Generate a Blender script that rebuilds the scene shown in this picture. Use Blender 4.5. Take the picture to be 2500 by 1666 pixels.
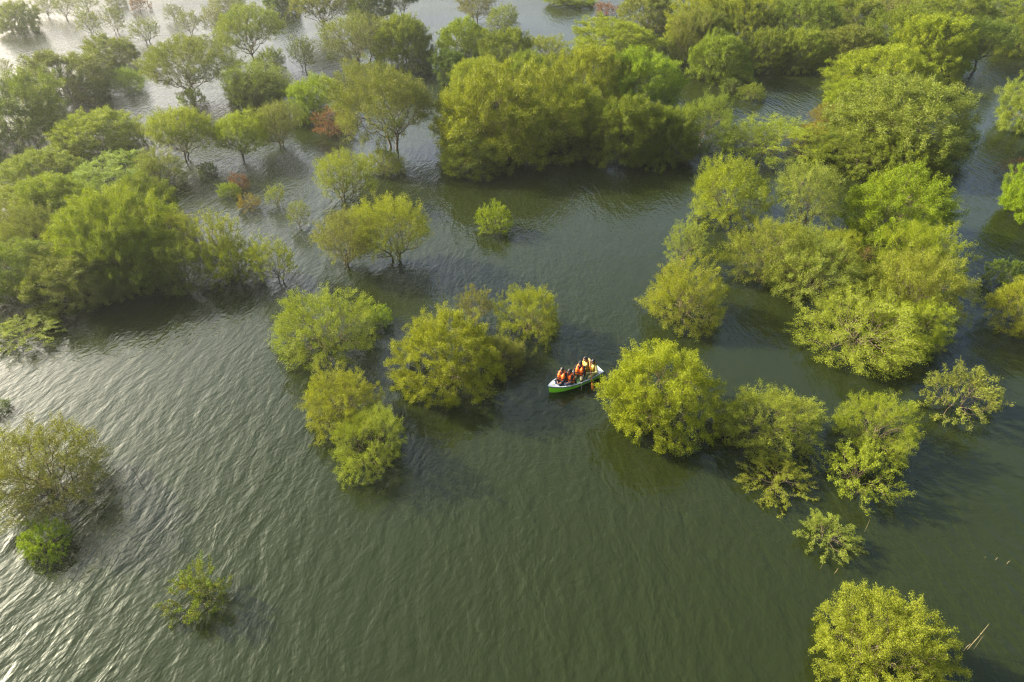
import bpy, bmesh, math, random
import numpy as np
from mathutils import Vector, Matrix, Quaternion

# ------------------------------------------------------------------ clearing
for _o in list(bpy.data.objects):
    bpy.data.objects.remove(_o, do_unlink=True)
scene = bpy.context.scene
COL = scene.collection
R = math.radians

# ------------------------------------------------------------------ camera
CAM_H, PITCH, LENS = 27.0, 37.0, 24.0
cam_data = bpy.data.cameras.new('camera')
cam_data.sensor_width = 36.0
cam_data.lens = LENS
cam_data.clip_start = 0.5
cam_data.clip_end = 9000.0
cam = bpy.data.objects.new('camera', cam_data)
cam.location = (0.0, 0.0, CAM_H)
cam.rotation_euler = (R(90.0 - PITCH), 0.0, 0.0)
COL.objects.link(cam)
scene.camera = cam

# ------------------------------------------------------------------ sky, sun, exposure
SUN_AZ, SUN_EL = -67.0, 27.0          # degrees right of the view direction, degrees above the horizon
world = bpy.data.worlds.new('World')
scene.world = world
world.use_nodes = True
wn = world.node_tree
sky_tex = wn.nodes.new('ShaderNodeTexSky')
sky_tex.sky_type = 'NISHITA'
sky_tex.sun_disc = False
sky_tex.sun_elevation = R(SUN_EL)
sky_tex.sun_rotation = R(SUN_AZ)
sky_tex.air_density = 1.0
sky_tex.dust_density = 9.5
sky_tex.ozone_density = 2.5
wn.links.new(sky_tex.outputs[0], wn.nodes['Background'].inputs[0])
wn.nodes['Background'].inputs[1].default_value = 0.15

sun_data = bpy.data.lights.new('sun', 'SUN')
sun_data.energy = 5.0
sun_data.angle = R(0.55)
sun_data.color = (1.0, 0.94, 0.82)
sun = bpy.data.objects.new('sun', sun_data)
sdir = Vector((math.sin(R(SUN_AZ)) * math.cos(R(SUN_EL)), math.cos(R(SUN_AZ)) * math.cos(R(SUN_EL)), math.sin(R(SUN_EL))))
sun.rotation_euler = sdir.to_track_quat('Z', 'Y').to_euler()
sun.location = (-40, 20, 60)
COL.objects.link(sun)

scene.view_settings.view_transform = 'Standard'
scene.view_settings.look = 'None'
scene.view_settings.exposure = 1.85
scene.view_settings.gamma = 1.0
scene.view_settings.use_curve_mapping = False

cy = scene.cycles
cy.use_denoising = True
cy.denoiser = 'OPENIMAGEDENOISE'
cy.denoising_prefilter = 'NONE'
scene.cycles.pixel_filter_type = 'BLACKMAN_HARRIS'
scene.cycles.filter_width = 1.2
cy.max_bounces = 6
cy.diffuse_bounces = 3
cy.glossy_bounces = 3
cy.transmission_bounces = 3
cy.transparent_max_bounces = 4
cy.caustics_reflective = False
cy.volume_bounces = 0
cy.sample_clamp_indirect = 0.6
cy.sample_clamp_direct = 5.0

# ------------------------------------------------------------------ helpers
def link(o, parent=None):
    COL.objects.link(o)
    if parent is not None:
        o.parent = parent
    return o

def mesh_obj(name, me, mat=None, parent=None):
    if mat is not None and len(me.materials) == 0:
        me.materials.append(mat)
    return link(bpy.data.objects.new(name, me), parent)

def tag(o, label, cat=None, group=None, kind=None):
    if label:
        o['label'] = label
    if cat:
        o['category'] = cat
    if group:
        o['group'] = group
    if kind:
        o['kind'] = kind
    return o

def fast_mesh(name, co, faces_flat, nside, smooth=False):
    """mesh from numpy arrays, every face with nside corners"""
    me = bpy.data.meshes.new(name)
    co = np.asarray(co, dtype=np.float32)
    fl = np.asarray(faces_flat, dtype=np.int32).ravel()
    nf = len(fl) // nside
    me.vertices.add(len(co))
    me.vertices.foreach_set('co', co.ravel())
    me.loops.add(len(fl))
    me.loops.foreach_set('vertex_index', fl)
    me.polygons.add(nf)
    me.polygons.foreach_set('loop_start', np.arange(0, nf * nside, nside, dtype=np.int32))
    try:
        me.polygons.foreach_set('loop_total', np.full(nf, nside, dtype=np.int32))
    except Exception:
        pass
    if smooth:
        me.polygons.foreach_set('use_smooth', np.ones(nf, dtype=bool))
    me.update(calc_edges=True)
    return me

def node(nt, typ, **kw):
    n = nt.nodes.new(typ)
    for k, v in kw.items():
        setattr(n, k, v)
    return n

def new_mat(name):
    m = bpy.data.materials.new(name)
    m.use_nodes = True
    return m, m.node_tree, m.node_tree.nodes['Principled BSDF']

def plain(name, col, rough=0.6, spec=0.4, var=0.12, scale=14.0, bump=0.0):
    """procedural painted / woven surface: colour mottled by noise, optional fine relief"""
    m, nt, b = new_mat(name)
    tc = node(nt, 'ShaderNodeTexCoord')
    nz = node(nt, 'ShaderNodeTexNoise')
    nz.inputs['Scale'].default_value = scale
    nz.inputs['Detail'].default_value = 4
    nt.links.new(tc.outputs['Object'], nz.inputs['Vector'])
    mx = node(nt, 'ShaderNodeMix', data_type='RGBA')
    mx.inputs[6].default_value = (col[0] * (1 - var), col[1] * (1 - var), col[2] * (1 - var), 1)
    mx.inputs[7].default_value = (min(1, col[0] * (1 + var)), min(1, col[1] * (1 + var)), min(1, col[2] * (1 + var)), 1)
    nt.links.new(nz.outputs['Fac'], mx.inputs[0])
    nt.links.new(mx.outputs[2], b.inputs['Base Color'])
    b.inputs['Roughness'].default_value = rough
    b.inputs['Specular IOR Level'].default_value = spec
    if bump > 0:
        bp = node(nt, 'ShaderNodeBump')
        bp.inputs['Strength'].default_value = 0.6
        bp.inputs['Distance'].default_value = bump
        nt.links.new(nz.outputs['Fac'], bp.inputs['Height'])
        nt.links.new(bp.outputs[0], b.inputs['Normal'])
    return m

# ------------------------------------------------------------------ water
def water_material():
    m, nt, b = new_mat('murky_lake_water')
    L = nt.links.new
    tc = node(nt, 'ShaderNodeTexCoord')
    sep = node(nt, 'ShaderNodeSeparateXYZ')
    L(tc.outputs['Object'], sep.inputs[0])

    def math_n(op, a, bb=None):
        n = node(nt, 'ShaderNodeMath', operation=op)
        for i, v in enumerate((a, bb)):
            if v is None:
                continue
            if isinstance(v, (int, float)):
                n.inputs[i].default_value = v
            else:
                L(v, n.inputs[i])
        return n.outputs[0]

    # wave trains fan out gently: crests follow x*(1+y/90) = const
    fan = math_n('MULTIPLY', sep.outputs['X'], math_n('ADD', math_n('DIVIDE', sep.outputs['Y'], 95.0), 1.0))
    # slow wobble of the crests
    wob = node(nt, 'ShaderNodeTexNoise')
    wob.inputs['Scale'].default_value = 0.16
    wob.inputs['Detail'].default_value = 2
    L(tc.outputs['Object'], wob.inputs['Vector'])
    fan = math_n('ADD', fan, math_n('MULTIPLY', wob.outputs['Fac'], 2.2))

    def train(rot, sx, sy, detail, distortion, src_fan=True, seed=0.0):
        cmb = node(nt, 'ShaderNodeCombineXYZ')
        L(fan if src_fan else sep.outputs['X'], cmb.inputs[0])
        L(sep.outputs['Y'], cmb.inputs[1])
        cmb.inputs[2].default_value = seed
        mp = node(nt, 'ShaderNodeMapping')
        mp.vector_type = 'POINT'
        mp.inputs['Rotation'].default_value = (0, 0, R(rot))
        L(cmb.outputs[0], mp.inputs['Vector'])
        mp2 = node(nt, 'ShaderNodeMapping')
        mp2.inputs['Scale'].default_value = (sx, sy, 1)
        L(mp.outputs[0], mp2.inputs['Vector'])
        nz = node(nt, 'ShaderNodeTexNoise')
        nz.inputs['Scale'].default_value = 1.0
        nz.inputs['Detail'].default_value = detail
        nz.inputs['Roughness'].default_value = 0.48
        nz.inputs['Distortion'].default_value = distortion
        L(mp2.outputs[0], nz.inputs['Vector'])
        return nz.outputs['Fac']

    w1 = train(-6, 1.15, 0.50, 3.0, 0.25, True, 1.3)      # main wind waves, about 1.5 m apart
    w2 = train(30, 2.4, 1.3, 3.0, 0.2, True, 7.1)        # crossing chop
    w3 = train(82, 4.0, 1.6, 3.0, 0.2, False, 3.7)        # fine ripples lying across
    w4 = train(10, 7.5, 4.5, 2.0, 0.2, False, 11.0)       # capillary wrinkles
    # lee patches where the trees calm the surface
    calm = node(nt, 'ShaderNodeTexNoise')
    calm.inputs['Scale'].default_value = 0.045
    calm.inputs['Detail'].default_value = 2
    L(tc.outputs['Object'], calm.inputs['Vector'])
    rmp = node(nt, 'ShaderNodeMapRange')
    rmp.inputs[1].default_value = 0.35
    rmp.inputs[2].default_value = 0.65
    rmp.inputs[3].default_value = 0.55
    rmp.inputs[4].default_value = 1.1
    L(calm.outputs['Fac'], rmp.inputs[0])
    h = math_n('ADD', math_n('MULTIPLY', w1, WAVE[0]), math_n('MULTIPLY', w2, WAVE[1]))
    h2 = math_n('ADD', math_n('MULTIPLY', w3, WAVE[2]), math_n('MULTIPLY', w4, WAVE[3]))
    h = math_n('ADD', h, h2)
    h = math_n('MULTIPLY', h, rmp.outputs[0])
    bp = node(nt, 'ShaderNodeBump')
    bp.inputs['Strength'].default_value = 1.0
    bp.inputs['Distance'].default_value = 1.0
    L(h, bp.inputs['Height'])
    L(bp.outputs[0], b.inputs['Normal'])
    # silt: slow drift of olive and brown green
    silt = node(nt, 'ShaderNodeTexNoise')
    silt.inputs['Scale'].default_value = 0.05
    silt.inputs['Detail'].default_value = 5
    L(tc.outputs['Object'], silt.inputs['Vector'])
    mx = node(nt, 'ShaderNodeMix', data_type='RGBA')
    mx.inputs[6].default_value = (0.0084, 0.0122, 0.0024, 1)
    mx.inputs[7].default_value = (0.0112, 0.0146, 0.0028, 1)
    L(silt.outputs['Fac'], mx.inputs[0])
    L(mx.outputs[2], b.inputs['Base Color'])
    b.inputs['Roughness'].default_value = 0.09
    b.inputs['IOR'].default_value = 1.333
    b.inputs['Specular IOR Level'].default_value = 0.5
    b.inputs['Specular Tint'].default_value = (0.86, 1.0, 0.87, 1)
    return m

WAVE = (0.100, 0.044, 0.021, 0.007)
bm = bmesh.new()
for (x, y) in ((-4500, -3000), (4500, -3000), (4500, 6000), (-4500, 6000)):
    bm.verts.new((x, y, 0))
bm.faces.new(bm.verts)
me = bpy.data.meshes.new('water')
bm.to_mesh(me); bm.free()
water = mesh_obj('water', me, water_material())
water['kind'] = 'structure'

# ------------------------------------------------------------------ plant materials
def leaf_material():
    m, nt, b = new_mat('small_leaves')
    L = nt.links.new
    ca = node(nt, 'ShaderNodeAttribute', attribute_type='OBJECT', attribute_name='leaf_a')
    cb = node(nt, 'ShaderNodeAttribute', attribute_type='OBJECT', attribute_name='leaf_b')
    tint = node(nt, 'ShaderNodeAttribute', attribute_type='GEOMETRY', attribute_name='tint')
    mx = node(nt, 'ShaderNodeMix', data_type='RGBA')
    L(tint.outputs['Fac'], mx.inputs[0])
    L(ca.outputs['Color'], mx.inputs[6])
    L(cb.outputs['Color'], mx.inputs[7])
    L(mx.outputs[2], b.inputs['Base Color'])
    b.inputs['Roughness'].default_value = 0.55
    b.inputs['Specular IOR Level'].default_value = 0.12
    tr = node(nt, 'ShaderNodeBsdfTranslucent')
    hs = node(nt, 'ShaderNodeMix', data_type='RGBA', blend_type='MULTIPLY')
    hs.inputs[0].default_value = 1.0
    hs.inputs[7].default_value = (1.30, 1.32, 0.5, 1)
    L(mx.outputs[2], hs.inputs[6])
    L(hs.outputs[2], tr.inputs['Color'])
    ms = node(nt, 'ShaderNodeMixShader')
    ms.inputs[0].default_value = 0.30
    L(b.outputs[0], ms.inputs[1])
    L(tr.outputs[0], ms.inputs[2])
    L(ms.outputs[0], nt.nodes['Material Output'].inputs['Surface'])
    return m

LEAF = leaf_material()
BARK = plain('bark', (0.120, 0.088, 0.055), 0.85, 0.2, 0.35, 9.0, 0.01)
DRYBARK = plain('dry_twigs', (0.17, 0.085, 0.055), 0.85, 0.2, 0.3, 7.0)
STRAW = plain('dry_straw', (0.15, 0.12, 0.06), 0.8, 0.2, 0.2, 9.0)

# leaf colour families: (main, second)
TINT = {
    'G':  ((0.088, 0.122, 0.0067), (0.146, 0.174, 0.0090)),
    'Y':  ((0.126, 0.160, 0.0056), (0.187, 0.211, 0.0056)),
    'L':  ((0.107, 0.165, 0.0034), (0.178, 0.226, 0.0045)),
    'O':  ((0.097, 0.114, 0.0134), (0.137, 0.155, 0.0146)),
    'B':  ((0.109, 0.104, 0.0179), (0.135, 0.153, 0.0157)),
    'R':  ((0.163, 0.066, 0.0246), (0.115, 0.076, 0.0269)),
    'RY': ((0.125, 0.142, 0.0078), (0.186, 0.109, 0.0134)),
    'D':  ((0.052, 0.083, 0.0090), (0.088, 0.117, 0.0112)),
    'P':  ((0.118, 0.150, 0.0190), (0.173, 0.197, 0.0213)),
    'YP': ((0.131, 0.155, 0.0112), (0.175, 0.199, 0.0123)),
    'YB': ((0.133, 0.150, 0.0056), (0.175, 0.199, 0.0056)),
    'LB': ((0.107, 0.162, 0.0056), (0.123, 0.109, 0.0202)),
}

# ------------------------------------------------------------------ plant prototypes
def grow(pts, roots, bf):
    """join the points into a branching skeleton: short edges, short ways to the root"""
    n0 = len(roots)
    allp = np.vstack([roots, pts])
    n = len(allp)
    parent = np.full(n, -1, dtype=np.int64)
    plen = np.zeros(n)
    best = np.full(n, 1e9)
    bpar = np.full(n, -1, dtype=np.int64)
    done = np.zeros(n, dtype=bool)
    order = []
    def add(i):
        done[i] = True
        order.append(i)
        d = np.sqrt(((allp - allp[i]) ** 2).sum(1))
        c = d + bf * (plen[i] + d)
        better = (c < best) & ~done
        best[better] = c[better]
        bpar[better] = i
    for i in range(n0):
        add(i)
    for _ in range(n - n0):
        c = np.where(done, 1e12, best)
        i = int(c.argmin())
        parent[i] = bpar[i]
        plen[i] = plen[bpar[i]] + np.linalg.norm(allp[i] - allp[bpar[i]])
        add(i)
    return allp, parent, order

def tubes(a, b, ra, rb, ns):
    """ns-sided tapered tubes from a to b (numpy)"""
    d = b - a
    ln = np.linalg.norm(d, axis=1, keepdims=True) + 1e-9
    d = d / ln
    ref = np.where(np.abs(d[:, 2:3]) > 0.9, np.array([[1.0, 0, 0]]), np.array([[0, 0, 1.0]]))
    u = np.cross(d, ref); u /= np.linalg.norm(u, axis=1, keepdims=True) + 1e-9
    v = np.cross(d, u)
    m = len(a)
    co = np.zeros((m, 2 * ns, 3))
    for k in range(ns):
        t = 2 * math.pi * k / ns
        off = u * math.cos(t) + v * math.sin(t)
        co[:, k] = a + off * ra[:, None]
        co[:, ns + k] = b + off * rb[:, None]
    base = (np.arange(m) * 2 * ns)[:, None, None]
    f = np.array([[k, (k + 1) % ns, ns + (k + 1) % ns, ns + k] for k in range(ns)])[None]
    return co.reshape(-1, 3), (base + f).reshape(-1)

KIND = {
    #          R0   H0   k    clumps pts  crad  shell stems bf  tip    leaves len   wid   droop  low   category
    'umb':    (5.0, 6.6, 1.7,  330, 5,  0.055, 0.78,  7, .60, .0062, 76000, 0.125, 0.038, 0.05, -0.60, 2.2),
    'dome':   (5.0, 5.4, 0.50, 400, 5,  0.052, 0.86,  8, .50, .0060, 128000, 0.130, 0.040, 0.05, -0.95, 2.0),
    'bush':   (3.6, 3.7, 0.55, 380, 5,  0.047, 0.68, 13, .62, .0046, 60000, 0.068, 0.034, 0.02, -0.92, 2.6),
    'thick':  (3.6, 3.9, 0.50, 420, 5,  0.048, 0.80, 13, .60, .0045, 115000, 0.070, 0.034, 0.02, -0.95, 2.0),
    'tall':   (3.8, 5.4, 1.15, 380, 5,  0.055, 0.70,  8, .65, .0050, 54000, 0.078, 0.034, 0.04, -0.85, 2.4),
    'sparse': (2.6, 4.4, 1.0,  170, 4,  0.060, 0.62,  5, .75, .0050, 18000, 0.080, 0.034, 0.02, -0.75, 2.4),
    'shrub':  (2.0, 2.0, 0.6,  170, 4,  0.060, 0.70,  9, .75, .0034, 19000, 0.066, 0.036, 0.00, -0.90, 2.0),
    'sprig':  (2.0, 1.9, 0.6,  110, 5,  0.045, 0.60, 10, 1.0, .0036, 12000, 0.064, 0.036, 0.00, -0.80, 3.6),
    'dryred': (1.9, 2.2, 0.6,  130, 5,  0.070, 0.70,  8, .70, .0045, 12000, 0.075, 0.034, 0.03, -0.85, 1.8),
    'bare':   (2.0, 2.2, 0.8,  120, 5,  0.070, 0.70,  9, .75, .0045,  2500, 0.10, 0.032, 0.00, -0.85, 2.2),
}

LEAF_OUT = {'umb': 1.2, 'dome': 0.6, 'bush': 1.3, 'thick': 0.8, 'tall': 1.2, 'sparse': 1.0, 'shrub': 1.2, 'sprig': 1.0, 'dryred': 1.0, 'bare': 1.0}
def make_proto(kind, seed):
    R0, H0, k, ncl, npt, crad, shell, stems, bf, tip, nleaf, ll, lw, droop, low, elong = KIND[kind]
    rg = np.random.default_rng(seed)
    hv = H0 / (1 + k)
    cz = H0 - hv
    # lobed outline
    lob = rg.normal(size=(22, 3)); lob /= np.linalg.norm(lob, axis=1, keepdims=True)
    lamp = rg.uniform(0.06, 0.20, 22) * rg.choice([1, 1, -1], 22)
    def surf(zz, ph, rho):
        rad = np.where(zz > 0, np.sqrt(np.maximum(0, 1 - zz ** 2)), np.power(np.maximum(0, 1 - np.abs(zz) ** 3.5), 0.5))
        d = np.stack([rad * np.cos(ph), rad * np.sin(ph), zz], 1)
        amp = 0.90 + (np.maximum(0, d @ lob.T) ** 9 * lamp).sum(1)
        d = d * (rho * amp)[:, None]
        return d * np.array([R0, R0, hv]) + np.array([0, 0, cz])
    zz = rg.uniform(low, 1.0, ncl)
    ph = rg.uniform(0, 2 * math.pi, ncl) + 0.0
    rho = shell + (1 - shell) * np.sqrt(rg.uniform(0, 1, ncl))
    inner = rg.uniform(size=ncl) < 0.16
    rho = np.where(inner, rg.uniform(0.42, 0.8, ncl), rho)
    cc = surf(zz, ph, rho)
    # shoots that stick out of the outline
    nshoot = max(5, ncl // 14)
    cc[:nshoot] = surf(rg.uniform(0.0, 0.95, nshoot), rg.uniform(0, 2 * math.pi, nshoot), rg.uniform(1.0, 1.12, nshoot))
    pts = []; tint = []
    sc = crad * R0
    ctint = np.clip(rg.normal(0.45, 0.28, ncl), 0, 1)
    cen = np.array([0, 0, cz * 0.55])
    for i in range(ncl):
        c = cc[i]
        out = c - cen; out /= np.linalg.norm(out) + 1e-9
        q = rg.normal(size=(npt, 3)) * sc * np.array([1, 1, 0.62]) * rg.uniform(0.75, 1.25)
        q += np.outer(rg.uniform(-0.9, 0.7, npt), out) * sc * elong
        pts.append(c + q); tint += [ctint[i]] * npt
        # way from the stool to the clump: rises first, then leans out
        for t in ((0.22, 0.42, 0.6, 0.78) if i % 4 == 0 else (0.82,)):
            w = np.array([c[0] * t ** 1.25, c[1] * t ** 1.25, c[2] * t ** 0.82])
            pts.append((w + rg.normal(size=3) * 0.035 * R0 * (0.4 + t))[None]); tint.append(ctint[i])
    pts = np.vstack(pts)
    tint = np.array(tint)
    keep = pts[:, 2] > 0.06
    pts = pts[keep]; tint = tint[keep]
    sp = 0.075 * R0
    roots = [np.array([0, 0, -0.5])]
    for i in range(stems):
        a = 2 * math.pi * i / stems + rg.uniform(-.4, .4)
        roots.append(np.array([math.cos(a) * sp, math.sin(a) * sp, -0.4]))
    roots = np.array(roots)
    allp, par, order = grow(pts, roots, bf)
    n = len(allp); n0 = len(roots)
    cnt = np.zeros(n)
    child = np.zeros(n, dtype=int)
    for i in order:
        if par[i] >= 0:
            child[par[i]] += 1
    cnt[child == 0] = 1
    for i in reversed(order):
        if par[i] >= 0:
            cnt[par[i]] += max(cnt[i], 1)
    rad = tip * np.power(np.maximum(cnt, 1), 0.50)
    idx = np.array([i for i in order if par[i] >= 0])
    a = allp[par[idx]]; b = allp[idx]
    rb = rad[idx]
    ra = np.minimum(rad[par[idx]], rb * 1.35)
    # a kink in the middle of every longer branch
    mid = (a + b) / 2 + rg.normal(size=a.shape) * (np.linalg.norm(b - a, axis=1)[:, None] * 0.07)
    thick = cnt[idx] > 5
    cos_, fs = [], []
    off = 0
    for sel, ns in ((thick, 5), (~thick, 3)):
        if not sel.any():
            continue
        if ns == 5:
            segs = ((a[sel], mid[sel], ra[sel], (ra[sel] + rb[sel]) / 2), (mid[sel], b[sel], (ra[sel] + rb[sel]) / 2, rb[sel]))
        else:
            segs = ((a[sel], b[sel], ra[sel], rb[sel]),)
        for s in segs:
            c, f = tubes(*s, ns)
            cos_.append(c); fs.append(f + off); off += len(c)
    wood = fast_mesh(kind + '_wood', np.vstack(cos_), np.concatenate(fs), 4, True)
    # leaves on the twigs
    tw = np.where((cnt[idx] <= 4))[0]
    ln = np.linalg.norm(b[tw] - a[tw], axis=1)
    wgt = np.minimum(ln, 0.9) + 0.10
    er = (b[tw] - np.array([0, 0, cz * 0.4])) / np.array([R0, R0, hv])
    wgt = wgt * np.clip(np.sqrt((er ** 2).sum(1)), 0.3, 0.95) ** LEAF_OUT[kind]
    pick = rg.choice(len(tw), nleaf, p=wgt / wgt.sum())
    e = tw[pick]
    t = rg.uniform(0.1, 1.08, nleaf)[:, None]
    p = a[e] * (1 - t) + b[e] * t + rg.normal(size=(nleaf, 3)) * (0.025 * R0)
    ed = b[e] - a[e]; ed /= np.linalg.norm(ed, axis=1, keepdims=True) + 1e-9
    outd = p - cen; outd /= np.linalg.norm(outd, axis=1, keepdims=True) + 1e-9
    d = ed * 0.35 + outd * 0.45 + rg.normal(size=(nleaf, 3)) * 0.5 + np.array([0, 0, 0.15 - droop])
    d /= np.linalg.norm(d, axis=1, keepdims=True) + 1e-9
    nrm = rg.normal(size=(nleaf, 3)) * 0.7 + outd * 0.5 + np.array([0, 0, 0.7])
    side = np.cross(d, nrm); side /= np.linalg.norm(side, axis=1, keepdims=True) + 1e-9
    nn = np.cross(side, d)
    Lf = ll * rg.uniform(0.6, 1.35, nleaf)[:, None]
    Wf = lw * rg.uniform(0.7, 1.3, nleaf)[:, None]
    ok = p[:, 2] > 0.03
    p, d, side, nn, Lf, Wf = p[ok], d[ok], side[ok], nn[ok], Lf[ok], Wf[ok]
    m = len(p)
    co = np.zeros((m, 3, 3))
    q = Lf * 0.35
    co[:, 0] = p + side * Wf * 0.5
    co[:, 1] = p + d * Lf - np.array([0, 0, 1.0]) * Lf * droop
    co[:, 2] = p - side * Wf * 0.5 + nn * q * 0.4
    leaf = fast_mesh(kind + '_leaves', co.reshape(-1, 3), np.arange(m * 3), 3)
    tn = tint[np.clip(idx[e[ok]] - n0, 0, len(tint) - 1)]
    tn = np.clip(tn * 0.75 + rg.uniform(-0.1, 0.4, m), 0, 1)
    at = leaf.attributes.new('tint', 'FLOAT', 'POINT')
    at.data.foreach_set('value', np.repeat(tn, 3).astype(np.float32))
    ext = np.abs(co[:, 1, :2])
    rr = np.sqrt((ext ** 2).sum(1))
    return dict(wood=wood, leaf=leaf, R=float(np.percentile(rr, 95)), H=float(np.percentile(co[:, 1, 2], 98)))

NVAR = {'umb': 3, 'dome': 5, 'bush': 5, 'thick': 3, 'tall': 3, 'sparse': 3, 'shrub': 3, 'sprig': 3, 'dryred': 2, 'bare': 1}
PROTO = {kd: [make_proto(kd, 101 + 17 * i + 1000 * j) for i in range(NVAR[kd])] for j, kd in enumerate(KIND)}
for kd, lst in PROTO.items():
    for pr in lst:
        pr['wood'].materials.append(DRYBARK if kd in ('bare', 'dryred') else BARK)
        pr['leaf'].materials.append(LEAF)

NAMES = {'umb': ('umbrella_tree', 'tree', 'umbrella trees in the flood'), 'dome': ('dome_tree', 'tree', 'domed trees in the flood'),
         'bush': ('flooded_bush', 'bush', 'bushes in the flood'), 'thick': ('leafy_bush', 'bush', 'dense leafy bushes'),
         'tall': ('open_tree', 'tree', 'open airy trees in the flood'), 'sparse': ('thin_tree', 'tree', 'thin trees in the flood'),
         'shrub': ('small_shrub', 'shrub', 'small shrubs in the flood'), 'sprig': ('small_shrub', 'shrub', 'small shrubs in the flood'), 'dryred': ('dry_shrub', 'shrub', 'dry reddish shrubs'),
         'bare': ('dry_brush', 'brush', 'dry reddish brush')}

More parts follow.
